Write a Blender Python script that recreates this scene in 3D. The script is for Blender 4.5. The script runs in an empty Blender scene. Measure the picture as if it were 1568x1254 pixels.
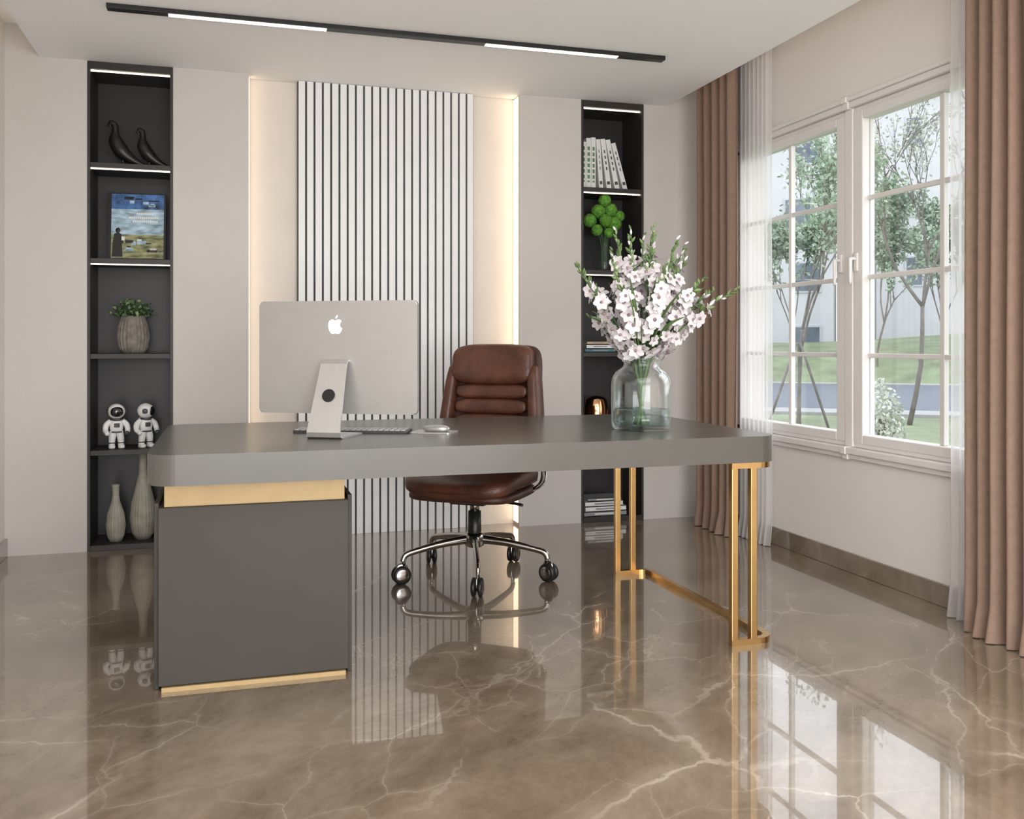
import bpy, bmesh, math, random
from mathutils import Vector, Matrix, Euler, noise
random.seed(7)
pi=math.pi
scene=bpy.context.scene
# ------------------------------------------------------------------ materials
def new_mat(name):
    m=bpy.data.materials.new(name); m.use_nodes=True
    nt=m.node_tree; nt.nodes.clear()
    out=nt.nodes.new('ShaderNodeOutputMaterial')
    return m,nt,out
def pmat(name,col,rough=.5,metal=0,var=.06,scale=8,bump=0,bscale=60,coat=0,sheen=0,spec=.5,trans=0,ior=1.45,stretch=None,vr=(0,1)):
    m,nt,out=new_mat(name)
    p=nt.nodes.new('ShaderNodeBsdfPrincipled')
    p.inputs['Roughness'].default_value=rough
    p.inputs['Metallic'].default_value=metal
    p.inputs['IOR'].default_value=ior
    p.inputs['Specular IOR Level'].default_value=spec
    p.inputs['Coat Weight'].default_value=coat
    p.inputs['Coat Roughness'].default_value=.05
    p.inputs['Sheen Weight'].default_value=sheen
    p.inputs['Transmission Weight'].default_value=trans
    tc=nt.nodes.new('ShaderNodeTexCoord')
    src=tc.outputs['Object']
    if stretch:
        mp=nt.nodes.new('ShaderNodeMapping'); mp.inputs['Scale'].default_value=stretch
        nt.links.new(src,mp.inputs[0]); src=mp.outputs[0]
    n=nt.nodes.new('ShaderNodeTexNoise'); n.inputs['Scale'].default_value=scale; n.inputs['Detail'].default_value=4
    nt.links.new(src,n.inputs['Vector'])
    mx=nt.nodes.new('ShaderNodeMix'); mx.data_type='RGBA'
    a=[max(0,c*(1-var)) for c in col]; b=[min(1,c*(1+var)) for c in col]
    mx.inputs[6].default_value=(*a,1); mx.inputs[7].default_value=(*b,1)
    mr=nt.nodes.new('ShaderNodeMapRange'); mr.inputs[1].default_value=.3; mr.inputs[2].default_value=.7
    nt.links.new(n.outputs['Fac'],mr.inputs[0])
    nt.links.new(mr.outputs[0],mx.inputs[0]); nt.links.new(mx.outputs[2],p.inputs['Base Color'])
    if bump:
        n2=nt.nodes.new('ShaderNodeTexNoise'); n2.inputs['Scale'].default_value=bscale; n2.inputs['Detail'].default_value=5
        nt.links.new(src,n2.inputs['Vector'])
        bp=nt.nodes.new('ShaderNodeBump'); bp.inputs['Strength'].default_value=bump; bp.inputs['Distance'].default_value=.01
        nt.links.new(n2.outputs['Fac'],bp.inputs['Height']); nt.links.new(bp.outputs[0],p.inputs['Normal'])
    nt.links.new(p.outputs[0],out.inputs[0])
    return m
def emat(name,col,s):
    m,nt,out=new_mat(name)
    e=nt.nodes.new('ShaderNodeEmission'); e.inputs[0].default_value=(*col,1); e.inputs[1].default_value=s
    nt.links.new(e.outputs[0],out.inputs[0]); return m
def glassmat(name,tint=(1,1,1),lo=.05,hi=.5,blend=.35):
    m,nt,out=new_mat(name)
    t=nt.nodes.new('ShaderNodeBsdfTransparent'); t.inputs[0].default_value=(*tint,1)
    g=nt.nodes.new('ShaderNodeBsdfGlossy'); g.inputs['Roughness'].default_value=.01; g.inputs[0].default_value=(.9,.95,.95,1)
    lw=nt.nodes.new('ShaderNodeLayerWeight'); lw.inputs[0].default_value=blend
    mr=nt.nodes.new('ShaderNodeMapRange'); mr.inputs[3].default_value=lo; mr.inputs[4].default_value=hi
    mx=nt.nodes.new('ShaderNodeMixShader')
    nt.links.new(lw.outputs['Facing'],mr.inputs[0]); nt.links.new(mr.outputs[0],mx.inputs[0])
    nt.links.new(t.outputs[0],mx.inputs[1]); nt.links.new(g.outputs[0],mx.inputs[2]); nt.links.new(mx.outputs[0],out.inputs[0])
    return m
def sheermat(name):
    m,nt,out=new_mat(name)
    t=nt.nodes.new('ShaderNodeBsdfTransparent')
    d=nt.nodes.new('ShaderNodeBsdfDiffuse'); d.inputs[0].default_value=(.87,.86,.86,1)
    tr=nt.nodes.new('ShaderNodeBsdfTranslucent'); tr.inputs[0].default_value=(.92,.91,.92,1)
    a=nt.nodes.new('ShaderNodeMixShader'); a.inputs[0].default_value=.5
    b=nt.nodes.new('ShaderNodeMixShader')
    tc=nt.nodes.new('ShaderNodeTexCoord'); n=nt.nodes.new('ShaderNodeTexNoise'); n.inputs['Scale'].default_value=300
    mr=nt.nodes.new('ShaderNodeMapRange'); mr.inputs[3].default_value=.46; mr.inputs[4].default_value=.62
    nt.links.new(tc.outputs['Object'],n.inputs['Vector']); nt.links.new(n.outputs['Fac'],mr.inputs[0]); nt.links.new(mr.outputs[0],b.inputs[0])
    nt.links.new(d.outputs[0],a.inputs[1]); nt.links.new(tr.outputs[0],a.inputs[2])
    nt.links.new(t.outputs[0],b.inputs[1]); nt.links.new(a.outputs[0],b.inputs[2]); nt.links.new(b.outputs[0],out.inputs[0])
    return m
def marble(name,dark,light,vein,rough=.16):
    m,nt,out=new_mat(name)
    N=nt.nodes.new; L=nt.links.new
    p=N('ShaderNodeBsdfPrincipled'); p.inputs['Roughness'].default_value=rough; p.inputs['IOR'].default_value=1.45; p.inputs['Specular IOR Level'].default_value=.3
    p.inputs['Coat Weight'].default_value=1; p.inputs['Coat Roughness'].default_value=.020; p.inputs['Coat IOR'].default_value=1.62
    tc=N('ShaderNodeTexCoord'); m0=N('ShaderNodeMapping'); m0.inputs['Rotation'].default_value=(0,0,math.radians(42))
    mp=N('ShaderNodeMapping'); mp.inputs['Scale'].default_value=(1,.6,1)
    L(tc.outputs['Object'],m0.inputs[0]); L(m0.outputs[0],mp.inputs[0])
    n1=N('ShaderNodeTexNoise'); n1.inputs['Scale'].default_value=2.6; n1.inputs['Detail'].default_value=12; n1.inputs['Roughness'].default_value=.74; n1.inputs['Distortion'].default_value=.3
    L(mp.outputs[0],n1.inputs['Vector'])
    cr=N('ShaderNodeValToRGB'); cr.color_ramp.elements[0].position=.36; cr.color_ramp.elements[0].color=(*dark,1)
    cr.color_ramp.elements[1].position=.66; cr.color_ramp.elements[1].color=(*light,1)
    L(n1.outputs['Fac'],cr.inputs[0])
    col=cr.outputs[0]
    nd=N('ShaderNodeTexNoise'); nd.inputs['Scale'].default_value=1.8; nd.inputs['Detail'].default_value=8; nd.inputs['Roughness'].default_value=.58
    L(mp.outputs[0],nd.inputs['Vector'])
    for sc,wd,amp,op,ms,off,th in ((1.0,.0055,.17,.62,1.7,0,.49),(2.0,.005,.15,.50,2.0,7,.49),(4.4,.007,.12,.32,2.0,13,.48)):
        sb=N('ShaderNodeVectorMath'); sb.operation='SUBTRACT'; sb.inputs[1].default_value=(.5-off,.5,.5-off*.3); L(nd.outputs['Color'],sb.inputs[0])
        sm=N('ShaderNodeVectorMath'); sm.operation='MULTIPLY_ADD'; sm.inputs[1].default_value=(amp*2,amp*2,amp*2); L(sb.outputs[0],sm.inputs[0]); L(mp.outputs[0],sm.inputs[2])
        vo=N('ShaderNodeTexVoronoi'); vo.feature='DISTANCE_TO_EDGE'; vo.inputs['Scale'].default_value=sc; L(sm.outputs[0],vo.inputs['Vector'])
        nm=N('ShaderNodeTexNoise'); nm.inputs['Scale'].default_value=ms; nm.inputs['Detail'].default_value=4; L(sm.outputs[0],nm.inputs['Vector'])
        r=N('ShaderNodeMapRange'); r.inputs[1].default_value=0; r.inputs[2].default_value=wd*2.2; r.inputs[3].default_value=1; r.inputs[4].default_value=0; r.interpolation_type='SMOOTHSTEP'
        L(vo.outputs[0],r.inputs[0])
        rm=N('ShaderNodeMapRange'); rm.inputs[1].default_value=th-.02; rm.inputs[2].default_value=th+.16; rm.inputs[3].default_value=0; rm.inputs[4].default_value=op; L(nm.outputs['Fac'],rm.inputs[0])
        r2=N('ShaderNodeMapRange'); r2.inputs[1].default_value=0; r2.inputs[2].default_value=wd*11; r2.inputs[3].default_value=.24; r2.inputs[4].default_value=0; r2.interpolation_type='SMOOTHSTEP'
        L(vo.outputs[0],r2.inputs[0])
        ad=N('ShaderNodeMath'); ad.operation='MAXIMUM'; L(r.outputs[0],ad.inputs[0]); L(r2.outputs[0],ad.inputs[1])
        ml=N('ShaderNodeMath'); ml.operation='MULTIPLY'; L(ad.outputs[0],ml.inputs[0]); L(rm.outputs[0],ml.inputs[1])
        mx=N('ShaderNodeMix'); mx.data_type='RGBA'; mx.inputs[7].default_value=(*vein,1)
        L(ml.outputs[0],mx.inputs[0]); L(col,mx.inputs[6]); col=mx.outputs[2]
    L(col,p.inputs['Base Color']); L(p.outputs[0],out.inputs[0])
    return m

M_floor=marble('marble_floor_polished',(.135,.102,.070),(.275,.222,.163),(.62,.555,.47))
M_base=marble('marble_baseboard',(.16,.125,.092),(.25,.20,.15),(.4,.33,.27))
M_wall=pmat('greige_wall_panel',(.560,.525,.497),.55,var=.02,scale=3,bump=.05,bscale=120)
M_wallR=pmat('warm_white_wall',(.77,.735,.71),.7,var=.015,scale=3)
M_recess=pmat('cream_recess_wall',(.72,.66,.60),.6,var=.02)
M_ceil=pmat('ceiling_white',(.95,.95,.95),.8,var=.01)
M_slat=pmat('slat_white',(.82,.82,.82),.45,var=.015)
M_gap=pmat('slat_gap_grey',(.07,.07,.07),.7)
M_niche=pmat('charcoal_laminate',(.026,.022,.021),.45,var=.1,scale=5)
M_nicheB=pmat('charcoal_gloss_back',(.027,.025,.026),.36,var=.1,scale=4,spec=.35)
M_desk=pmat('desk_grey_lacquer',(.094,.088,.078),.24,var=.04,scale=4)
M_deskB=pmat('desk_grey_matte',(.054,.049,.042),.5,var=.05,scale=4,spec=.3)
M_gold=pmat('brushed_brass',(.58,.37,.155),.25,metal=1,var=.05,scale=30)
M_goldflat=pmat('satin_gold_band',(.44,.315,.16),.5,metal=.25,var=.04,scale=20)
M_copper=pmat('polished_copper',(.85,.48,.25),.12,metal=1)
M_alu=pmat('aluminium_satin',(.38,.37,.355),.42,metal=.55,var=.02,scale=20)
M_alu2=pmat('aluminium_bright',(.55,.54,.53),.32,metal=.7,var=.02,scale=20)
M_black=pmat('black_plastic',(.012,.012,.012),.4)
M_dgrey=pmat('dark_grey_plastic',(.06,.06,.062),.4)
M_leather=pmat('brown_leather',(.092,.032,.018),.38,var=.4,scale=10,bump=.25,bscale=160,coat=.12)
M_leatherD=pmat('dark_brown_leather',(.055,.021,.013),.42,var=.2,scale=14,bump=.2,bscale=160)
M_chrome=pmat('chrome',(.42,.40,.38),.14,metal=1,var=.02)
M_curtain=pmat('dusty_rose_curtain',(.245,.162,.120),.8,var=.08,scale=40,sheen=.15,bump=.2,bscale=400)
M_sheer=sheermat('sheer_voile')
M_frame=pmat('window_frame_white',(.76,.735,.72),.4,var=.01)
M_glass=glassmat('window_glass',(1,1,1),.02,.25,.2)
M_vglass=glassmat('jar_glass',(.985,.99,.99),.02,.55,.22)
M_water=glassmat('water',(.80,.89,.88),.03,.25,.3)
M_led=emat('warm_led',(1,.76,.52),3.4)
M_cove=emat('cove_led',(1,.78,.56),4.0)
M_ledn=emat('niche_led',(1,.84,.66),3.0)
M_trackled=emat('track_led',(1,.95,.88),6)
M_petal=pmat('petal_white_lilac',(.69,.65,.67),.55,var=.14,scale=30)
M_petal2=pmat('petal_mauve_throat',(.33,.22,.27),.55,var=.2,scale=30)
M_green=pmat('stem_green',(.09,.16,.05),.5,var=.3,scale=20)
M_green2=pmat('bud_green',(.17,.25,.10),.5,var=.3,scale=20)
M_dkgreen=pmat('dark_stem_green',(.035,.08,.03),.4,var=.3,scale=20)
M_topi=pmat('moss_ball_green',(.10,.27,.03),.8,var=.5,scale=60,bump=.8,bscale=120)
M_concrete=pmat('concrete_pot',(.20,.18,.155),.75,var=.35,scale=25,bump=.3,bscale=50)
M_ceramic=pmat('ribbed_ceramic',(.34,.32,.27),.5,var=.2,scale=20)
M_white=pmat('white_resin',(.78,.77,.76),.35,var=.03)
M_visor=pmat('black_visor',(.01,.01,.012),.08,coat=1)
M_paper=pmat('book_pages',(.75,.72,.66),.7,var=.08,scale=80)
M_book1=pmat('book_cover_white',(.7,.7,.68),.5,var=.05)
M_book2=pmat('book_cover_grey',(.25,.26,.27),.5)
M_book3=pmat('book_cover_tan',(.5,.36,.22),.5)
M_book4=pmat('book_cover_teal',(.05,.16,.2),.5)
M_bgreen=pmat('book_label_green',(.12,.22,.10),.5)
M_blue=pmat('cover_blue_sky',(.05,.13,.32),.3,var=.9,scale=16)
M_sky2=pmat('cover_pale_sky',(.36,.50,.60),.3,var=.5,scale=16,stretch=(1,1,3))
M_yel=pmat('cover_field',(.24,.25,.12),.3,var=.85,scale=24,stretch=(.6,1,2.5))
M_bark=pmat('bark',(.17,.155,.145),.9,var=.3,scale=6)
M_leaf1=pmat('leaf_pale_green',(.28,.37,.27),.7,var=.35,scale=1.5)  # foliage kept pale: outdoor haze is put into the albedo
M_leaf2=pmat('leaf_white_green',(.50,.53,.47),.7,var=.25,scale=1.5)
M_leaf3=pmat('leaf_mid_green',(.20,.28,.19),.7,var=.4,scale=2)
M_lawn=pmat('lawn',(.20,.24,.145),.9,var=.25,scale=1.2)
M_road=pmat('asphalt',(.13,.145,.175),.8,var=.15,scale=3)
M_walk=pmat('sidewalk',(.33,.33,.33),.8,var=.1)
M_bld=pmat('building_render_white',(.56,.575,.60),.8,var=.04,scale=1)
M_bwin=pmat('building_window',(.13,.16,.20),.4,var=.3,scale=1)
M_bwf=pmat('building_band',(.50,.52,.55),.8)

# ------------------------------------------------------------------ mesh builder
class B:
    def __init__(s,name,mats):
        s.name=name; s.mats=mats; s.v=[]; s.f=[]; s.mi=[]; s.sm=[]
    def add(s,verts,faces,m=0,smooth=False,M=None):
        o=len(s.v)
        for v in verts:
            v=Vector(v)
            if M is not None: v=M@v
            s.v.append(v)
        for f in faces:
            s.f.append([i+o for i in f]); s.mi.append(m); s.sm.append(smooth)
    def _bm(s,bm,m,smooth,M):
        bm.verts.index_update()
        s.add([v.co.copy() for v in bm.verts],[[v.index for v in f.verts] for f in bm.faces],m,smooth,M); bm.free()
    def box(s,x0,x1,y0,y1,z0,z1,m=0,bev=0,M=None,seg=2):
        vs=[(x,y,z) for z in (z0,z1) for y in (y0,y1) for x in (x0,x1)]
        fs=[(0,2,3,1),(4,5,7,6),(0,1,5,4),(2,6,7,3),(0,4,6,2),(1,3,7,5)]
        if not bev: s.add(vs,fs,m,False,M); return
        bm=bmesh.new(); bv=[bm.verts.new(v) for v in vs]
        for f in fs: bm.faces.new([bv[i] for i in f])
        bmesh.ops.bevel(bm,geom=bm.edges[:],offset=bev,segments=seg,affect='EDGES',profile=.5)
        s._bm(bm,m,False,M)
    def prism(s,pts,z0,z1,m=0,bev=0,M=None,smooth=False,seg=2):
        bm=bmesh.new(); n=len(pts)
        a=[bm.verts.new((p[0],p[1],z0)) for p in pts]; b=[bm.verts.new((p[0],p[1],z1)) for p in pts]
        f1=bm.faces.new(a[::-1]); f2=bm.faces.new(b)
        for i in range(n): bm.faces.new((a[i],a[(i+1)%n],b[(i+1)%n],b[i]))
        if bev: bmesh.ops.bevel(bm,geom=list(set(list(f1.edges)+list(f2.edges))),offset=bev,segments=seg,affect='EDGES',profile=.5)
        s._bm(bm,m,smooth,M)
    def lathe(s,prof,m=0,c=(0,0,0),n=40,M=None,rib=None,smooth=True):
        vs=[];fs=[];k=len(prof)
        for i in range(n):
            a=2*pi*i/n
            for r,z in prof:
                rr=r*(1+(rib[1]*math.cos(rib[0]*a) if rib else 0))
                vs.append((c[0]+rr*math.cos(a),c[1]+rr*math.sin(a),c[2]+z))
        for i in range(n):
            j=(i+1)%n
            for q in range(k-1): fs.append((i*k+q,j*k+q,j*k+q+1,i*k+q+1))
        s.add(vs,fs,m,smooth,M)
    def sq(s,c,h,e1=1,e2=1,m=0,M=None,fn=None,nu=28,nv=16,rot=None):
        def sp(x,e): return math.copysign(abs(x)**e,x)
        vs=[];fs=[]
        R=Euler(rot).to_matrix() if rot else None
        for j in range(nv+1):
            v=-pi/2+pi*j/nv
            for i in range(nu):
                u=2*pi*i/nu
                p=Vector((h[0]*sp(math.cos(v),e1)*sp(math.cos(u),e2),h[1]*sp(math.cos(v),e1)*sp(math.sin(u),e2),h[2]*sp(math.sin(v),e1)))
                if R: p=R@p
                p+=Vector(c)
                if fn: p=Vector(fn(p))
                vs.append(p)
        for j in range(nv):
            for i in range(nu):
                k=(i+1)%nu
                fs.append((j*nu+i,j*nu+k,(j+1)*nu+k,(j+1)*nu+i))
        s.add(vs,fs,m,True,M)
    def tube(s,pts,rad,m=0,n=10,sub=5,M=None,flat=1):
        P=[Vector(p) for p in pts]; R=list(rad) if hasattr(rad,'__len__') else [rad]*len(P)
        if sub>1 and len(P)>2:
            Q=[];RR=[]
            for i in range(len(P)-1):
                p0=P[max(i-1,0)];p1=P[i];p2=P[i+1];p3=P[min(i+2,len(P)-1)]
                for k in range(sub):
                    t=k/sub
                    Q.append(.5*((2*p1)+(p2-p0)*t+(2*p0-5*p1+4*p2-p3)*t*t+(3*p1-p0-3*p2+p3)*t**3)); RR.append(R[i]*(1-t)+R[i+1]*t)
            Q.append(P[-1]);RR.append(R[-1]); P,R=Q,RR
        vs=[];fs=[];up=None
        for i,p in enumerate(P):
            d=(P[min(i+1,len(P)-1)]-P[max(i-1,0)]).normalized()
            if up is None:
                up=Vector((0,0,1)) if abs(d.z)<.9 else Vector((1,0,0))
            a=(up-d*up.dot(d)).normalized(); b=d.cross(a); up=a
            for k in range(n):
                t=2*pi*k/n; vs.append(p+a*math.cos(t)*R[i]+b*math.sin(t)*R[i]*flat)
        for i in range(len(P)-1):
            for k in range(n):
                l=(k+1)%n; fs.append((i*n+k,i*n+l,(i+1)*n+l,(i+1)*n+k))
        fs.append(list(range(n))[::-1]); fs.append([(len(P)-1)*n+k for k in range(n)])
        s.add(vs,fs,m,True,M)
    def bar(s,path,w,z0,z1,m=0):
        l=[];r=[]
        for i,p in enumerate(path):
            p=Vector(p); d=(Vector(path[min(i+1,len(path)-1)])-Vector(path[max(i-1,0)])).normalized()
            nrm=Vector((-d.y,d.x)); l.append(p+nrm*w/2); r.append(p-nrm*w/2)
        n=len(path); vs=[(q.x,q.y,z) for z in (z0,z1) for q in l+r]; fs=[]
        for i in range(n-1):
            fs+= [(i,n+i,n+i+1,i+1),(2*n+i,2*n+i+1,3*n+i+1,3*n+i),(i,i+1,2*n+i+1,2*n+i),(n+i,3*n+i,3*n+i+1,n+i+1)]
        fs+=[(0,2*n,3*n,n),(n-1,2*n-1,4*n-1,3*n-1)]
        s.add(vs,fs,m)
    def done(s,loc=(0,0,0),rot=(0,0,0),parent=None,recalc=True):
        me=bpy.data.meshes.new(s.name); me.from_pydata([tuple(v) for v in s.v],[],s.f)
        for m in s.mats: me.materials.append(m)
        me.polygons.foreach_set('material_index',s.mi); me.polygons.foreach_set('use_smooth',s.sm)
        if recalc:
            bm=bmesh.new(); bm.from_mesh(me); bmesh.ops.recalc_face_normals(bm,faces=bm.faces[:]); bm.to_mesh(me); bm.free()
        me.update()
        o=bpy.data.objects.new(s.name,me); scene.collection.objects.link(o); o.location=loc; o.rotation_euler=rot
        if parent: o.parent=parent
        return o
def rrect(x0,x1,y0,y1,r,n=8):
    pts=[]
    for cx,cy,a0 in ((x1-r,y0+r,-pi/2),(x1-r,y1-r,0),(x0+r,y1-r,pi/2),(x0+r,y0+r,pi)):
        for i in range(n+1):
            a=a0+pi/2*i/n; pts.append((cx+r*math.cos(a),cy+r*math.sin(a)))
    return pts

# ------------------------------------------------------------------ room shell
XL,XR,YB,YF=-1.12,2.85,5.38,-2.5
ZC,ZR=2.587,2.75
b=B('floor',[M_floor]); b.box(XL-.2,XR+.2,YF-.2,5.75,-.1,0); b.done()
b=B('wall_back',[M_wall,M_recess])
for x0,x1 in ((XL,-.73),(-.304,.09),(1.649,2.045),(2.46,XR)): b.box(x0,x1,YB,5.72,0,ZR,0)
b.box(.09,1.649,5.50,5.72,0,ZR,1)
b.box(-.73,-.304,5.70,5.72,0,ZR,0); b.box(2.045,2.46,5.70,5.72,0,ZR,0)
b.done()
b=B('wall_left',[M_wallR]); b.box(XL-.2,XL,YF,5.72,0,ZR+.1); b.done()
WY0,WY1,WZ0,WZ1=2.80,4.95,.60,2.225
b=B('wall_right',[M_wallR])
b.box(XR,XR+.2,YF,WY0,0,ZR+.1); b.box(XR,XR+.2,WY1,5.72,0,ZR+.1)
b.box(XR,XR+.2,WY0,WY1,0,WZ0); b.box(XR,XR+.2,WY0,WY1,WZ1,ZR+.1); b.done()
b=B('wall_rear',[M_wallR])
b.box(XL,-.9,YF-.2,YF,0,ZR); b.box(2.6,XR,YF-.2,YF,0,ZR); b.box(-.9,2.6,YF-.2,YF,2.45,ZR); b.done()
b=B('ceiling',[M_ceil])
b.box(-.958,2.615,YF,YB+.115,ZC,ZC+.06); b.box(XL,XR,YF,5.72,ZR,ZR+.1); b.box(-.2,1.9,YF,5.5,ZC+.06,ZR)
b.done()
b=B('baseboard_right',[M_base]); b.box(XR-.014,XR,YF,YB,0,.094,0,.003); b.done()
b=B('baseboard_left',[M_base]); b.box(XL,XL+.014,YF,YB,0,.094,0,.003); b.done()
b=B('cove_led_strip',[M_cove]); b.box(-.93,-.915,0,YB-.02,ZC+.061,ZC+.07); b.box(2.57,2.585,0,YB-.02,ZC+.061,ZC+.07); b.done()
b=B('recess_led_strip',[M_led]); b.box(.0905,.094,5.44,5.47,.02,ZC-.01); b.box(1.6455,1.6485,5.40,5.49,.02,ZC-.01); b.done()
b=B('slat_wall_panel',[M_slat,M_gap])
sx0,sx1=.357,1.387; b.box(sx0,sx1,5.46,5.499,.0,ZC-.002,1)
ns=22; pt=(sx1-sx0)/ns
for i in range(ns): b.box(sx0+i*pt+.0055,sx0+(i+1)*pt-.0055,5.443,5.462,0.0,ZC-.002,0,.0015)
b.done()
def niche(name,x0,x1,leds):
    b=B(name,[M_niche,M_nicheB,M_ledn])
    x0+=.001;x1-=.001
    b.box(x0,x0+.014,YB-.004,5.70,0,ZC-.002,0,.001); b.box(x1-.014,x1,YB-.004,5.70,0,ZC-.002,0,.001)
    b.box(x0+.014,x1-.014,5.68,5.699,0,ZC-.002,1)
    b.box(x0+.014,x1-.014,YB-.004,5.68,ZC-.04,ZC-.002,0,.001)
    b.box(x0+.014,x1-.014,YB-.004,5.68,0,.03,0,.001)
    for z in (2.055,1.548,1.042,.530): b.box(x0+.014,x1-.014,YB+.002,5.68,z-.026,z,0,.001)
    for z in leds: b.box(x0+.014,x1-.014,YB+.02,YB+.034,z-.006,z-.0005,2)
    return b.done()
niche('niche_shelf_unit',-.73,-.304,(ZC-.04,2.029,1.522))
niche('niche_shelf_unit',2.045,2.46,(ZC-.04,2.029,1.522))
b=B('ceiling_track_light',[M_black,M_trackled])
b.box(-.526,2.152,4.435,4.485,ZC-.022,ZC-.0005,0,.002)
for x0,x1 in ((-.271,.424),(1.193,1.892)): b.box(x0,x1,4.445,4.475,ZC-.025,ZC-.0215,1)
b.done()

# ------------------------------------------------------------------ window
b=B('window_1',[M_frame,M_glass,M_chrome])
fx0,fx1=XR+.005,XR+.09
def fr(y0,y1,z0,z1,x0=fx0,x1=fx1,m=0,bev=.006): b.box(x0,x1,y0,y1,z0,z1,m,bev)
fr(WY0,WY0+.05,WZ0,WZ1); fr(WY1-.05,WY1,WZ0,WZ1); fr(WY0,WY1,WZ0,WZ0+.03); fr(WY0,WY1,WZ1-.03,WZ1)
fr(3.845,3.905,WZ0,WZ1,XR-.004,fx1)
def sash(g0,g1,mid):
    z0,z1=.665,2.16; w=.05
    y0=g0-(w if g0<3.7 else .07); y1=g1+(.07 if g1<3.9 else w)
    X0,X1=XR+.0,XR+.07
    fr(y0,g0,z0-.045,z1+.045,X0,X1); fr(g1,y1,z0-.045,z1+.045,X0,X1)
    fr(g0,g1,z0-.045,z0,X0,X1); fr(g0,g1,z1,z1+.045,X0,X1)
    b.box(XR+.038,XR+.044,g0,g1,z0,z1,1)
    fr(mid-.013,mid+.013,z0,z1,XR+.028,XR+.054,0,.003)
    for z in (1.04,1.412,1.787): fr(g0,g1,z-.011,z+.011,XR+.030,XR+.052,0,.003)
sash(2.88,3.775,3.29); sash(3.975,4.88,4.42)
for y in (3.815,3.935):
    b.box(XR-.012,XR+.001,y-.014,y+.014,1.44,1.53,0,.005); b.tube([(XR-.01,y,1.50),(XR-.035,y,1.50),(XR-.038,y,1.485),(XR-.038,y,1.38)],[.008,.008,.009,.007],0)
b.done()
b=B('trim_1',[M_frame])
for z0,z1,d in ((WZ1,WZ1+.03,.018),(WZ1+.03,WZ1+.05,.03),(WZ0-.03,WZ0,.035),(WZ0-.055,WZ0-.03,.02)):
    b.box(XR-d,XR,WY0-.03,3.86,z0,z1,0,.004); b.box(XR-d,XR,3.89,WY1+.03,z0,z1,0,.004)
    b.box(XR-d-.006,XR,3.855,3.895,z0-.004,z1+.004,0,.004)
b.box(XR-.018,XR,WY0-.03,WY0,WZ0,WZ1,0,.004); b.box(XR-.018,XR,WY1,WY1+.03,WZ0,WZ1,0,.004)
b.done()
# ------------------------------------------------------------------ curtains
def curtain(name,mat,y0,y1,xc,amp,pitch,ztop,seed,zf=.15):
    b=B(name,[mat]); n=int((y1-y0)/pitch*16); nz=22; vs=[];fs=[]
    for j in range(nz+1):
        z=ztop*j/nz+.004
        for i in range(n+1):
            y=y0+(y1-y0)*i/n
            ph=2*pi*(y-y0)/pitch+1.6*noise.noise(Vector((y*4+seed,z*zf,seed)))
            a=amp*(.8+.4*noise.noise(Vector((y*6,seed,z*zf))))*(1+.15*max(0,.3-z)/.3)
            x=xc+a*math.sin(ph)+.25*a*math.sin(2*ph+1)
            yy=y+.22*amp*math.cos(ph)+.008*noise.noise(Vector((z*.8,y*3,seed)))
            if z<.12: x-= (.12-z)*.25*(0.5+noise.noise(Vector((y*9,3,seed))))
            vs.append((x,yy,z))
    for j in range(nz):
        for i in range(n): fs.append((j*(n+1)+i,j*(n+1)+i+1,(j+1)*(n+1)+i+1,(j+1)*(n+1)+i))
    b.add(vs,fs,0,True); return b.done()
curtain('curtain',M_curtain,4.70,5.16,2.715,.032,.082,2.74,1)
curtain('curtain',M_curtain,2.30,2.955,2.70,.036,.072,2.74,5)
curtain('sheer_curtain',M_sheer,4.45,4.78,2.785,.014,.045,2.74,2,.06)
curtain('sheer_curtain',M_sheer,2.75,3.12,2.775,.014,.045,2.74,4,.06)
b=B('curtain_rail',[M_white]); b.box(2.68,2.80,2.0,5.34,2.744,2.7498,0,.001); b.done()

# ------------------------------------------------------------------ desk
b=B('desk',[M_desk,M_deskB,M_goldflat,M_gold])
DX0,DX1,DY0,DY1=-.25,1.93,3.02,4.16
b.prism(rrect(DX0,DX1,DY0,DY1,.085,12),.665,.76,0,.004)
b.box(-.205,.360,3.165,4.02,.58,.666,2)
b.box(-.222,.372,3.145,4.04,.018,.58,1,.003)
b.box(-.236,-.2215,3.175,4.01,.0,.592,1,.002); b.box(.3715,.386,3.175,4.01,.0,.592,1,.002)
b.box(-.212,.362,3.143,4.03,0,.014,2)
path=[(1.735,3.045)]
for i in range(7):
    a=-pi/2+pi/2*i/6; path.append((1.855+.05*math.cos(a),3.095+.05*math.sin(a)))
for i in range(7):
    a=pi/2*i/6; path.append((1.855+.05*math.cos(a),4.07+.05*math.sin(a)))
path.append((1.735,4.12))
b.bar(path,.026,0,.022,3); b.bar(path,.026,.643,.665,3)
for y in (3.045,4.12):
    for x in (1.748,1.826): b.box(x-.013,x+.013,y-.013,y+.013,.02,.645,3,.002)
desk=b.done()

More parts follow.
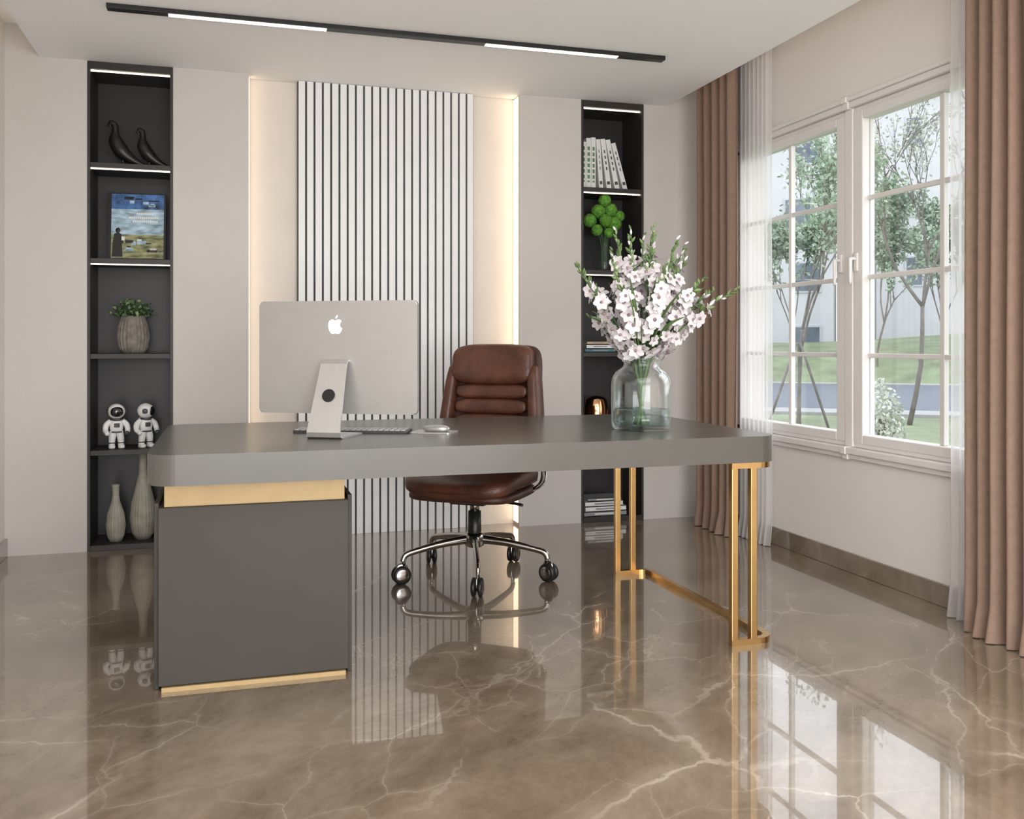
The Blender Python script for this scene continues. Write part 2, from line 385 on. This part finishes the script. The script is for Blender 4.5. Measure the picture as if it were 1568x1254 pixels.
# ------------------------------------------------------------------ monitor
b=B('desktop_monitor',[M_alu,M_alu2,M_black,M_white])
Mx=Matrix.Rotation(pi/2,4,'X')
b.prism(rrect(-.307,.307,.080,.494,.016,6),-.006,.012,0,.004,M=Mx)
b.prism(rrect(-.299,.299,.088,.486,.012,6),-.0075,-.006,2,0,M=Mx)
pth=[(-.008,.275,.05),(-.026,.274,.05),(-.040,.262,.05),(-.062,.21,.052),(-.10,.115,.057),(-.128,.045,.061),(-.137,.022,.063),(-.134,.008,.064),(-.12,.0035,.066),(-.05,.0035,.07),(.05,.0035,.075)]
vs=[];fs=[]
th=.0035
for i,(y,z,w) in enumerate(pth):
    a=pth[max(i-1,0)]; c=pth[min(i+1,len(pth)-1)]; d=Vector((c[0]-a[0],c[1]-a[1])).normalized(); nn=Vector((-d.y,d.x))
    for sx in (-1,1):
        for st in (-1,1): vs.append((sx*w,y+nn.x*th*st,z+nn.y*th*st))
for i in range(len(pth)-1):
    o=i*4;q=o+4
    fs+=[(o,o+2,q+2,q),(o+1,q+1,q+3,o+3),(o,q,q+1,o+1),(o+2,o+3,q+3,q+2)]
e=(len(pth)-1)*4; fs+=[(0,1,3,2),(e,e+2,e+3,e+1)]
b.add(vs,fs,1)
ang=math.atan2(.066,.165)
circ=[(.024*math.cos(2*pi*i/32),.024*math.sin(2*pi*i/32)) for i in range(32)]
Mh=Matrix.Translation((0,-.0895,.150))@Matrix.Rotation(-ang,4,'X')@Mx
b.prism(circ,-.002,.0048,2,M=Mh)
ap=[(0,.32),(.12,.38),(.28,.38),(.40,.28),(.33,.18),(.29,.06),(.32,-.06),(.44,-.15),(.38,-.32),(.27,-.46),(.16,-.5),(0,-.45),(-.16,-.5),(-.28,-.44),(-.4,-.25),(-.46,-.02),(-.44,.18),(-.36,.32),(-.22,.39),(-.1,.37)]
sc=.062
b.prism([(x*sc-.006,y*sc+.402) for x,y in ap],.0115,.0135,3,M=Mx)
b.prism([(x*sc-.006,y*sc+.402) for x,y in ((0,.43),(.02,.56),(.14,.66),(.15,.54),(.08,.45))],.0115,.0135,3,M=Mx)
b.done((.375,3.495,.7605),(0,0,math.radians(-28)))
b=B('computer_keyboard',[M_alu2,M_dgrey])
b.prism(rrect(-.22,.22,-.058,.058,.012),0,.009,1,.002)
for r in range(5):
    for c in range(20):
        b.box(-.212+c*.0213,-.212+c*.0213+.018,-.052+r*.021,-.052+r*.021+.018,.009,.012,0)
b.done((.445,3.62,.7605),(0,0,math.radians(-20)))
b=B('mouse_pad',[M_alu2]); b.prism(rrect(-.06,.06,-.08,.08,.012),0,.004,0); b.done((.735,3.50,.7605),(0,0,math.radians(60)))
b=B('computer_mouse',[M_alu2,M_dgrey])
b.sq((0,0,.010),(.030,.052,.014),.8,.8,0,fn=lambda p:(p.x,p.y,max(p.z,0)))
b.done((.745,3.50,.765),(0,0,math.radians(55)))

# ------------------------------------------------------------------ chair
b=B('office_chair',[M_leather,M_leatherD,M_chrome,M_black])
yc,k=.20,.55
def tilt(p):
    x,y,z=p
    return (x,y+(z-.5)*.16 - k*x*x*1.1, z)
b.sq((0,-.02,.455),(.275,.265,.050),.55,.45,0,fn=lambda p:(p.x,p.y,p.z+.25*p.x*p.x-(.12*max(0,-p.y-.12))),nu=40)
b.sq((0,-.015,.405),(.262,.25,.028),.5,.45,1,nu=40)
b.tube([(.27*math.copysign(abs(math.cos(t))**.5,math.cos(t)),-.02+.26*math.copysign(abs(math.sin(t))**.5,math.sin(t)),.432+.018*abs(math.cos(t))) for t in [2*pi*i/40 for i in range(41)]],.006,1,n=6,sub=1)
b.sq((0,yc+.045,.79),(.240,.035,.30),.28,.5,1,fn=lambda p:tilt((p[0]*(1+.12*max(0,.95-p[2])),p[1],p[2])),nu=40)
b.sq((0,yc-.012,.995),(.212,.058,.100),.5,.5,0,fn=tilt,nu=44,nv=20)
for i,z in enumerate((.862,.788,.714,.64,.566)):
    b.sq((0,yc+.002,z),(.188,.042,.039),.6,.3,0,fn=tilt,nu=44)
for s_ in (-1,1):
    b.sq((s_*.212,yc+.010,.755),(.032,.058,.24),.5,.7,0,fn=lambda p:(p[0]*(1+.42*max(0,.95-p[2])),p[1]+(p[2]-.5)*.16-k*.045*1.1,p[2]))
    b.tube([(s_*.245,.20,.60),(s_*.28,.19,.50),(s_*.285,.13,.43),(s_*.22,.06,.395)],[.016]*4,2,flat=.5)
b.box(-.09,.09,-.10,.12,.35,.385,3,.01)
b.tube([(.08,.0,.365),(.20,-.02,.36),(.25,-.03,.355)],.007,3)
b.lathe([(.0,.38),(.022,.38),(.022,.30),(.0,.30)],2,n=20)
b.lathe([(.0,.31),(.030,.31),(.032,.22),(.030,.185),(0,.185)],3,n=24)
b.lathe([(.0,.21),(.040,.208),(.048,.19),(.045,.15),(.03,.14),(0,.14)],2,n=28)
rot=math.radians(-36.6)
for a in (258,330,42,114,186):
    t=math.radians(a)-rot; c,s_=math.cos(t),math.sin(t)
    b.tube([(c*.03,s_*.03,.178),(c*.15,s_*.15,.168),(c*.28,s_*.28,.146),(c*.335,s_*.335,.130),(c*.350,s_*.350,.10)],[.022,.018,.015,.015,.013],2,n=14,flat=.75)
    Mw=Matrix.Translation((c*.345,s_*.345,.042))@Matrix.Rotation(t+random.uniform(-.6,.6),4,'Z')
    for q in (-1,1):
        Mq=Mw@Matrix.Translation((.012,0,0))@Matrix.Rotation(pi/2,4,'X')@Matrix.Translation((0,0,q*.015))
        b.lathe([(0,-.010),(.032,-.010),(.0415,-.006),(.0415,.006),(.032,.010),(0,.010)],3,M=Mq,n=28)
        b.lathe([(0,q*.0125),(.022,q*.0125),(.028,q*.0105)],2,M=Mq,n=24)
    b.sq((.008,0,.018),(.030,.008,.036),.8,.8,2,M=Mw)
    b.tube([(0,0,.04),(0,0,.075)],.009,2,M=Mw)
b.done((1.095,4.29,0),(0,0,rot))

# ------------------------------------------------------------------ flower jar
VX,VY,VZ=1.540,3.39,.7605
b=B('glass_flower_jar',[M_vglass,M_water])
outer=[(0,0),(.104,0),(.114,.008),(.1175,.03),(.1175,.175),(.113,.204),(.100,.226),(.080,.240),(.071,.247),(.068,.262),(.074,.268),(.074,.286),(.069,.29)]
inner=[(.064,.286),(.063,.247),(.09,.226),(.108,.198),(.113,.170),(.113,.03),(.105,.012),(0,.010)]
b.lathe(outer+inner,0,n=64)
b.lathe([(0,.013),(.103,.015),(.110,.03),(.110,.080),(0,.080)],1,n=48)
jar=b.done((VX,VY,VZ))
b=B('flower_bouquet',[M_petal,M_petal2,M_green2,M_dkgreen,M_green])
rnd=random.Random(23)
def flower(c,d,s):
    d=d.normalized(); up=Vector((0,0,1)) if abs(d.z)<.9 else Vector((1,0,0)); a=d.cross(up).normalized(); e=d.cross(a)
    ph=rnd.random()*6.28; np_=6
    for i in range(np_):
        t=ph+2*pi*i/np_; r=a*math.cos(t)+e*math.sin(t); q=d.cross(r)
        L=s*rnd.uniform(.85,1.1); cup=rnd.uniform(.15,.5); vs=[]
        for kk,(lr,w,dz) in enumerate(((.05,.08,0),(.35,.30,.28),(.7,.36,.42),(1,.10,.38))):
            for sgn in (-1,0,1):
                vs.append(c+r*L*lr+q*sgn*w*L+d*(dz*cup*L*1.2+(.06*L if sgn else 0)))
        fs=[(r_*3+k_,r_*3+k_+1,(r_+1)*3+k_+1,(r_+1)*3+k_) for r_ in range(3) for k_ in range(2)]
        b.add(vs,fs,0,True)
    b.sq(tuple(c+d*s*.08),(s*.22,)*3,1,1,1,nu=8,nv=5)
    b.tube([c,c+d*s*.4],[s*.05,s*.07],2,n=5,sub=1)
ns=26
for i in range(ns):
    a=2*pi*i/ns*2.39; sp=(.12+.88*((i+.5)/ns)); long=1.0+(.22 if i%3==0 and sp>.4 else 0)
    tip=Vector((math.cos(a)*sp*.37*long,math.sin(a)*sp*.28,.27+.46*(1-.58*sp*sp)+rnd.uniform(-.06,.06)))
    r0=.010+.014*rnd.random(); base=Vector((math.cos(a+pi)*r0*1.4,math.sin(a+pi)*r0*1.4,.02)); waist=Vector((math.cos(a)*.008,math.sin(a)*.008,.12)); w2=Vector((math.cos(a)*.014,math.sin(a)*.014,.19)); nk=Vector((math.cos(a)*.034,math.sin(a)*.034,.265))
    mid=nk.lerp(tip,.55)+Vector((0,0,.03))
    b.tube([base,waist,w2,nk,mid,tip],[.0045,.005,.005,.0045,.0032,.002],3 if i%3 else 4,n=7,sub=4)
    dirn=(tip-nk).normalized()
    for j in range(8):
        t=(.14+.58*j/7)/(long**.8); p=nk.lerp(tip,t)+Vector((0,0,.03*math.sin(pi*t)))
        off=Vector((rnd.gauss(0,1),rnd.gauss(0,1),rnd.gauss(0,.7))).normalized()
        out=Vector((p.x,p.y,(p.z-.42)*.8)).normalized()
        dd=(off*.7+out*.9+Vector((-.15,-.55,0))).normalized()
        flower(p+dd*.026,dd,rnd.uniform(.026,.037))
    for j in range(13):
        t=.60+.44*j/12; p=nk.lerp(tip,t)+Vector((0,0,.03*math.sin(pi*min(t,1))))
        off=(Vector((rnd.gauss(0,1),rnd.gauss(0,1),rnd.gauss(0,1))).normalized()+dirn*1.3).normalized()
        L=.034*(1.15-.5*j/12)
        b.tube([p,p+off*L*.5,p+off*L],[.003,.0072*(1.2-.5*j/12),.0015],(2 if rnd.random()<.55 else 4) if rnd.random()<.72 else 0,n=6,sub=2)
for i in range(16):
    a=rnd.random()*6.28; sp=rnd.uniform(.5,1.0); p0=Vector((math.cos(a)*.03,math.sin(a)*.03,.28)); p2=Vector((math.cos(a)*.28*sp,math.sin(a)*.26*sp,.27+rnd.uniform(.12,.32)))
    b.tube([p0,p0.lerp(p2,.5)+Vector((0,0,.04)),p2],[.004,.008,.001],4,n=6,sub=4,flat=.3)
b.done((VX,VY,VZ),recalc=False)

# ------------------------------------------------------------------ niche objects (left)
for i,(x,sc) in enumerate(((-.590,1.12),(-.455,.98))):
    b=B('bird_sculpture',[M_black])
    b.tube([(-.045,0,.180),(-.056,0,.196),(-.050,0,.211),(-.034,0,.200),(-.032,0,.165),(-.030,0,.125),(-.004,0,.078),(.040,0,.040),(.085,0,.018),(.125,0,.006)],[.001,.007,.014,.015,.017,.033,.036,.024,.012,.003],0,n=16)
    b.tube([(-.078,0,.192),(-.062,0,.201),(-.048,0,.205)],[.001,.004,.009],0,n=8,sub=2)
    b.tube([(-.005,0,.07),(.003,.0,.03),(.006,0,.003)],[.014,.006,.005],0,n=8)
    b.prism([(.035*math.cos(2*pi*t/24),.02*math.sin(2*pi*t/24)) for t in range(24)],0,.006,0)
    for vv in b.v: vv*=sc
    b.done((x+.02,5.50,2.0555))
b=B('art_book',[M_blue,M_sky2,M_yel,M_black,M_white,M_paper])
W,H=.30,.375
b.box(-W/2+.003,W/2-.003,.002,.022,.003,H-.003,5)
b.box(-W/2,W/2,0,.003,0,H,3); b.box(-W/2,W/2,.021,.024,0,H,3); b.box(-W/2-.002,-W/2+.002,0,.024,0,H,3)
b.box(-W/2+.02,W/2-.01,-.0015,.0,H*.76,H-.008,0)
b.box(-W/2+.02,W/2-.01,-.0015,.0,H*.38,H*.76,1)
b.box(-W/2+.02,W/2-.01,-.0015,.0,.012,H*.38,2)
rb=random.Random(5)
for i in range(16):
    x0=rb.uniform(-W/2+.025,W/2-.07); z0=rb.uniform(.02,H*.30); b.box(x0,x0+rb.uniform(.02,.055),-.0025,-.0012,z0,z0+rb.uniform(.006,.022),rb.choice((1,3,3,4)))
for i in range(9):
    x0=rb.uniform(-W/2+.025,W/2-.08); z0=rb.uniform(H*.78,H*.93); b.box(x0,x0+rb.uniform(.02,.065),-.0025,-.0012,z0,z0+rb.uniform(.006,.016),rb.choice((1,3,1)))
for (x0,x1,z) in ((.00,.09,.69),(-.04,.12,.63),(-.02,.12,.575)):
    n=int((x1-x0)/.011)
    for i in range(n): b.box(x0+i*.011,x0+i*.011+.008,-.003,-.0012,H*z-.005,H*z+.007,4)
b.sq((-.095,-.002,.165),(.013,.003,.015),1,1,3); b.prism([(-.125,.02),(-.07,.02),(-.075,.09),(-.078,.145),(-.095,.155),(-.115,.145),(-.122,.09)],.001,.003,3,M=Mx)
b.done((-.500,5.50,1.549),(math.radians(-5),0,math.radians(-4)))
b=B('potted_plant',[M_concrete,M_green2,M_dkgreen,M_black])
b.lathe([(0,0),(.055,0),(.075,.03),(.083,.08),(.078,.14),(.062,.195),(.060,.205),(.055,.205),(.053,.19),(0,.185)],0,n=96,rib=(24,.035))
b.lathe([(0,.186),(.05,.188)],3,n=20)
r2=random.Random(3)
for i in range(150):
    a=r2.random()*6.28; el=r2.uniform(.2,1.5); L=r2.uniform(.05,.10); d=Vector((math.cos(a)*math.cos(el),math.sin(a)*math.cos(el),math.sin(el)))
    p=Vector((math.cos(a)*r2.random()*.04,math.sin(a)*r2.random()*.04,.19)); q=p+d*L
    b.tube([p,q],[.0015,.001],2,n=4,sub=1)
    for t in (.5,.75,1.0):
        c=p+d*L*t; e=(Vector((r2.gauss(0,1),r2.gauss(0,1),r2.uniform(.2,1.2)))).normalized()*.02; w=e.cross(Vector((r2.gauss(0,1),r2.gauss(0,1),r2.gauss(0,1)))).normalized()*.008
        b.add([c,c+e*.5+w,c+e,c+e*.5-w],[(0,1,2,3)],1 if r2.random()<.6 else 2)
b.done((-.515,5.50,1.0425))
def astro(x,y,rz,turn):
    b=B('astronaut_figurine',[M_white,M_visor,M_dgrey])
    hz=.200
    b.sq((0,0,hz),(.044,.042,.042),1,1,0)
    Mt=Matrix.Translation((0,0,hz))@Matrix.Rotation(turn,4,'Z')
    b.sq((0,-.013,-.001),(.035,.034,.031),.9,.9,1,M=Mt)
    b.lathe([(.036,-.004),(.040,0),(.036,.004)],0,M=Mt@Matrix.Translation((0,-.016,0))@Matrix.Rotation(pi/2,4,'X'),n=24)
    for s_ in (-1,1): b.sq((s_*.043,0,0),(.008,.014,.014),.8,.8,2,M=Mt)
    b.lathe([(.026,0),(.030,.006),(.026,.012)],2,c=(0,0,.150),n=20)
    b.sq((0,0,.122),(.034,.026,.040),.7,.8,0); b.sq((0,.030,.128),(.028,.014,.036),.4,.4,0)
    b.box(-.014,.014,-.032,-.022,.115,.138,2,.003)
    b.lathe([(.030,0),(.033,.004),(.030,.008)],2,c=(0,0,.086),n=20)
    for s_ in (-1,1):
        b.tube([(s_*.028,0,.148),(s_*.050,-.002,.128),(s_*.056,-.012,.100),(s_*.050,-.028,.088)],[.015,.016,.014,.012],0,n=12)
        b.sq((s_*.049,-.034,.084),(.012,.013,.012),.9,.9,2 if s_>0 else 0)
        b.tube([(s_*.015,0,.092),(s_*.021,-.003,.06),(s_*.023,0,.03),(s_*.023,0,.016)],[.020,.019,.016,.016],0,n=12)
        b.sq((s_*.024,-.008,.011),(.017,.026,.0115),.6,.7,0); b.lathe([(.017,0),(.0185,.003),(.017,.006)],2,c=(s_*.023,0,.028),n=16)
    b.done((x,y,.5305),(0,0,rz))
astro(-.597,5.47,math.radians(12),0); astro(-.450,5.48,math.radians(30),math.radians(60))
b=B('bottle_vase',[M_ceramic]); b.lathe([(0,0),(.03,0),(.043,.03),(.050,.085),(.043,.15),(.022,.215),(.017,.25),(.018,.295),(.022,.305),(.017,.305),(.013,.25),(0,.22)],0,n=80,rib=(20,.03)); b.done((-.60,5.47,.0305))
b=B('bottle_vase',[M_ceramic]); b.lathe([(0,0),(.038,0),(.057,.04),(.068,.11),(.060,.20),(.036,.30),(.023,.36),(.019,.42),(.022,.462),(.026,.470),(.020,.470),(.015,.42),(0,.38)],0,n=80,rib=(24,.03)); b.done((-.465,5.50,.0305))
# ------------------------------------------------------------------ niche objects (right)
b=B('row_of_books',[M_book1,M_paper,M_bgreen,M_dgrey])
x=0
spec=[(.028,.29,0),(.032,.315,0),(.030,.32,0),(.028,.31,-4),(.032,.315,-8),(.032,.315,-12),(.030,.30,-16)]
for i,(w,h,l) in enumerate(spec):
    t=math.radians(l)
    Mb=Matrix.Translation((x,0,0))@Matrix.Rotation(t,4,'Y')
    b.box(0,w,0,.20,0,h,0,.002,M=Mb); b.box(.002,w-.002,.01,.199,h-.001,h+.001,1,M=Mb)
    if i<3:
        b.box(.008,w-.008,-.001,.001,.04,.26,2,M=Mb)
        for q in range(6): b.box(.006,w-.006,-.0015,.0,.05+.035*q,.062+.035*q,0,M=Mb)
    else:
        for q in range(4): b.box(.012,w-.012,-.001,.001,.12+.035*q,.14+.035*q,3,M=Mb)
        b.box(.006,w-.006,-.001,.001,.03,.05,3,M=Mb)
    x+=w*1.04+(.022 if i>=2 and i<6 else 0)
b.done((2.072,5.44,2.0555))
b=B('moss_ball_topiary',[M_topi,M_dkgreen,M_vglass])
b.lathe([(0,0),(.040,0),(.042,.01),(.044,.20),(.041,.20),(.039,.012),(0,.01)],2,n=36)
for i,(x,y,z,r) in enumerate(((-.095,0,.315,.042),(-.035,.01,.375,.044),(.045,0,.385,.042),(-.055,-.02,.255,.036),(.065,-.01,.300,.046),(.0,-.03,.315,.040),(.005,.0,.445,.040),(.105,.0,.350,.034),(.02,-.03,.240,.032))):
    vs=[];fs=[];nu,nv=24,16
    for j in range(nv+1):
        for k_ in range(nu):
            v_=-pi/2+pi*j/nv;u_=2*pi*k_/nu; d=Vector((math.cos(v_)*math.cos(u_),math.cos(v_)*math.sin(u_),math.sin(v_)))
            vs.append(Vector((x,y,z))+d*r*(1+.10*noise.noise(d*6+Vector((i,0,0)))))
    for j in range(nv):
        for k_ in range(nu): fs.append((j*nu+k_,j*nu+(k_+1)%nu,(j+1)*nu+(k_+1)%nu,(j+1)*nu+k_))
    b.add(vs,fs,0,True); b.tube([(x*.2,y*.2,.015),(x*.25,y*.3,.2),(x,y,z)],.0035,1,n=6)
b.done((2.235,5.48,1.5485))
def stack(name,x,y,z,items,rz=0):
    b=B(name,[M_book1,M_paper,M_book2,M_book3,M_book4]); zz=0
    for (w,d,h,m,off) in items:
        b.box(-w/2+off,w/2+off,-d/2,d/2,zz,zz+.003,m); b.box(-w/2+off,w/2+off,-d/2,d/2,zz+h-.003,zz+h,m); b.box(-w/2+off,w/2+off,-d/2,-d/2+.003,zz,zz+h,m)
        b.box(-w/2+.004+off,w/2-.004+off,-d/2+.002,d/2-.003,zz+.002,zz+h-.002,1); b.box(-w/4+off,w/4+off,-d/2-.001,-d/2+.001,zz+h*.35,zz+h*.65,2 if m!=2 else 0)
        zz+=h+.0005
    b.done((x,y,z),(0,0,rz))
stack('book_stack',2.19,5.50,1.0425,[(.20,.15,.022,4,0),(.18,.14,.025,0,0),(.15,.13,.02,3,-.01)])
stack('book_stack',2.215,5.50,.0305,[(.28,.19,.028,2,0),(.27,.18,.03,0,.005),(.25,.17,.03,0,-.005),(.22,.16,.02,2,0)])
b=B('copper_vase',[M_copper]); b.lathe([(0,0),(.05,0),(.066,.03),(.074,.09),(.074,.17),(.066,.215),(.045,.235),(.03,.235),(.028,.225),(0,.22)],0,n=48); b.done((2.19,5.50,.5305))
b=B('copper_vase',[M_copper]); b.lathe([(0,0),(.03,0),(.045,.03),(.045,.09),(.03,.13),(.02,.14),(.018,.17),(0,.165)],0,n=40); b.done((2.345,5.52,.5305))

# ------------------------------------------------------------------ outdoors
th=math.radians(36.5); O=Vector((math.sin(th),math.cos(th),0)); Lr=Vector((math.cos(th),-math.sin(th),0))
GZ=-.35
Mo=Matrix(((Lr.x,O.x,0,0),(Lr.y,O.y,0,0),(0,0,1,GZ),(0,0,0,1)))
b=B('lawn',[M_lawn]); b.add([(3.1,-30,GZ),(90,-30,GZ),(90,90,GZ),(3.1,90,GZ)],[(0,1,2,3)]); b.done()
b=B('street',[M_road,M_walk]); b.box(-45,45,21,34,0,.02,0,M=Mo); b.box(-45,45,19.8,21,0,.06,1,M=Mo); b.box(-45,45,34,35,0,.06,1,M=Mo); b.done()
b=B('grass_bank',[M_lawn]); vs=[];fs=[];nx,ny=40,10
for j in range(ny+1):
    for i in range(nx+1):
        x=-30+60*i/nx; y=35.2+13*j/ny; z=1.7*math.sin(min(1,j/ny*1.3)*pi/2)*(1+.3*noise.noise(Vector((x*.1,y*.1,0))))
        vs.append(Mo@Vector((x,y,z-.02)))
for j in range(ny):
    for i in range(nx): fs.append((j*(nx+1)+i,j*(nx+1)+i+1,(j+1)*(nx+1)+i+1,(j+1)*(nx+1)+i))
b.add(vs,fs,0,True); b.done()
def building(x0,x1,y,h,cols,rows,seed):
    b=B('apartment_building',[M_bld,M_bwin,M_bwf]); b.box(x0,x1,y,y+10,0,h,0,M=Mo)
    w=(x1-x0)/cols; fh=h/rows; rr=random.Random(seed)
    for r in range(rows):
        for c in range(cols):
            cx=x0+w*(c+.5)+(.25 if (r+c+seed)%3 else -.2); ww=.36 if (c+seed)%2 else .6
            if rr.random()<.25: continue
            b.box(cx-ww-.1,cx+ww+.1,y-.06,y,r*fh+.75,r*fh+2.35,2,M=Mo); b.box(cx-ww,cx+ww,y-.08,y-.02,r*fh+.85,r*fh+2.25,1,M=Mo)
    b.box(x0-.4,x1+.4,y-.4,y+10.4,h,h+.3,2,M=Mo)
    b.done()
building(-16,-.9,50,13.0,5,4,0); building(1.2,17,53,14.5,5,4,1)
def tree(name,x,y,h,seed,leafm,nl,lsz,spread=.42,depth=5,crown=1,tr=.0065,stakes=False,z0=0):
    r=random.Random(seed); b=B(name,[M_bark,leafm]); tips=[]
    def br(p,d,L,rad,dep):
        q=p+d*L*.5+Vector((r.gauss(0,.04),r.gauss(0,.04),0))*L; e=q+(d+Vector((r.gauss(0,.12),r.gauss(0,.12),.06))).normalized()*L*.5
        b.tube([p,q,e],[rad,rad*.85,rad*.68],0,n=6 if dep>2 else 4,sub=2 if dep>2 else 1)
        if dep<=3: tips.append((q,e,dep))
        if dep==0: return
        for i in range(3):
            az=r.random()*6.28; s=spread*r.uniform(.6,1.35)
            a=d.cross(Vector((math.cos(az),math.sin(az),.3))).normalized()
            nd=(d*math.cos(s)+a*math.sin(s)); nd.z+=.08; br(e if i else q.lerp(e,.6),nd.normalized(),L*r.uniform(.62,.82),rad*.64,dep-1)
    base=Mo@Vector((x,y,z0)); br(base,Vector((0,0,1)),h*.28,h*tr,depth)
    for i in range(nl):
        q,e,dp=r.choice(tips); p=q.lerp(e,r.random()*1.2)+Vector((r.gauss(0,.12),r.gauss(0,.12),r.gauss(0,.12)))*crown*h*.1
        a=Vector((r.gauss(0,1),r.gauss(0,1),r.gauss(0,1))).normalized()*lsz; c=a.cross(Vector((r.gauss(0,1),r.gauss(0,1),r.gauss(0,1)))).normalized()*lsz*.6
        b.add([p-a,p+c,p+a,p-c],[(0,1,2,3)],1)
    if stakes:
        for dx,dy in ((-.5,-.2),(.5,-.2),(0,.5)):
            b.tube([Mo@Vector((x+dx,y+dy,0)),Mo@Vector((x+dx*.06,y+dy*.06,1.45))],.024,0,n=6,sub=1)
    b.done(recalc=False)
tree('street_tree',-.85,16.5,6.0,1,M_leaf1,3400,.045,stakes=True)
tree('street_tree',.95,18,7.5,2,M_leaf2,3000,.040)
tree('street_tree',2.4,17,8.0,3,M_leaf2,3400,.042)
tree('street_tree',-3.8,18.5,8,4,M_leaf2,4200,.06)
tree('street_tree',.9,37.5,8.0,5,M_leaf1,6500,.09)
tree('street_tree',4.4,19,8,6,M_leaf1,3800,.055)
tree('street_tree',-6.5,38,8,7,M_leaf3,5500,.11); tree('street_tree',-2.2,40,8,8,M_leaf1,6500,.11); tree('street_tree',3.6,42,8,9,M_leaf1,6500,.11); tree('street_tree',7.5,39,9,10,M_leaf3,5500,.11)
def bush(x,y,rx,rz,seed,m,n=2600):
    r=random.Random(seed); b=B('garden_bush',[M_bark,m])
    for i in range(8): b.tube([Mo@Vector((x,y,0)),Mo@Vector((x+r.gauss(0,rx*.4),y+r.gauss(0,rx*.4),rz*1.3))],[.02,.008],0,n=5,sub=1)
    for i in range(n):
        d=Vector((r.gauss(0,1),r.gauss(0,1),r.gauss(0,1))).normalized()*(r.random()**.35)
        p=Mo@Vector((x+d.x*rx,y+d.y*rx,rz+d.z*rz*.97))
        a=Vector((r.gauss(0,1),r.gauss(0,1),r.gauss(0,1))).normalized()*.028; c=a.cross(Vector((r.gauss(0,1),r.gauss(0,1),r.gauss(0,1)))).normalized()*.018
        b.add([p-a,p+c,p+a,p-c],[(0,1,2,3)],1)
    b.done(recalc=False)
bush(.25,9.8,.24,.56,1,M_leaf2,1500); bush(1.5,12.5,.3,.4,2,M_leaf2,1600); bush(3.4,13,.6,.5,3,M_leaf1)

# ------------------------------------------------------------------ lights
def area(name,loc,rot,sx,sy,e,col=(1,1,1)):
    l=bpy.data.lights.new(name,'AREA'); l.shape='RECTANGLE'; l.size=sx; l.size_y=sy; l.energy=e; l.color=col
    o=bpy.data.objects.new(name,l); scene.collection.objects.link(o); o.location=loc; o.rotation_euler=rot; return o
area('ceiling_fill_light',(.85,.2,2.57),(0,0,0),2.8,2.6,82,(1,.985,.97))  # unseen fill lamp added overhead to brighten the room; no fixture there
area('rear_fill_light',(.85,-2.45,1.2),(math.radians(114),0,0),3.3,2.0,180,(1,.985,.97))  # fill lamp added behind the camera, shining forward and up into the room
sun=bpy.data.lights.new('sun','SUN'); sun.energy=1.0; sun.angle=math.radians(50); so=bpy.data.objects.new('sun',sun); scene.collection.objects.link(so)
so.rotation_euler=Vector((-.8,-.15,-.6)).to_track_quat('-Z','Y').to_euler()
w=bpy.data.worlds.new('world'); scene.world=w; w.use_nodes=True; nt=w.node_tree; nt.nodes.clear()
out=nt.nodes.new('ShaderNodeOutputWorld'); bg=nt.nodes.new('ShaderNodeBackground'); tc=nt.nodes.new('ShaderNodeTexCoord'); sx=nt.nodes.new('ShaderNodeSeparateXYZ')
cr=nt.nodes.new('ShaderNodeValToRGB'); cr.color_ramp.elements[0].position=0; cr.color_ramp.elements[0].color=(.97,.98,1,1); cr.color_ramp.elements[1].position=.8; cr.color_ramp.elements[1].color=(.86,.92,1,1)
nt.links.new(tc.outputs['Generated'],sx.inputs[0]); nt.links.new(sx.outputs[2],cr.inputs[0]); nt.links.new(cr.outputs[0],bg.inputs[0]); bg.inputs[1].default_value=2.6; nt.links.new(bg.outputs[0],out.inputs[0])
# ------------------------------------------------------------------ camera
cam=bpy.data.cameras.new('camera'); co=bpy.data.objects.new('camera',cam); scene.collection.objects.link(co)
co.location=(0,0,1.1); co.rotation_euler=(pi/2,0,math.radians(-16.6)); cam.sensor_width=36; cam.lens=33.04; cam.shift_y=-102/1568; cam.clip_start=.05; cam.clip_end=300
scene.camera=co
scene.view_settings.view_transform='Standard'; scene.view_settings.look='None'; scene.view_settings.exposure=0
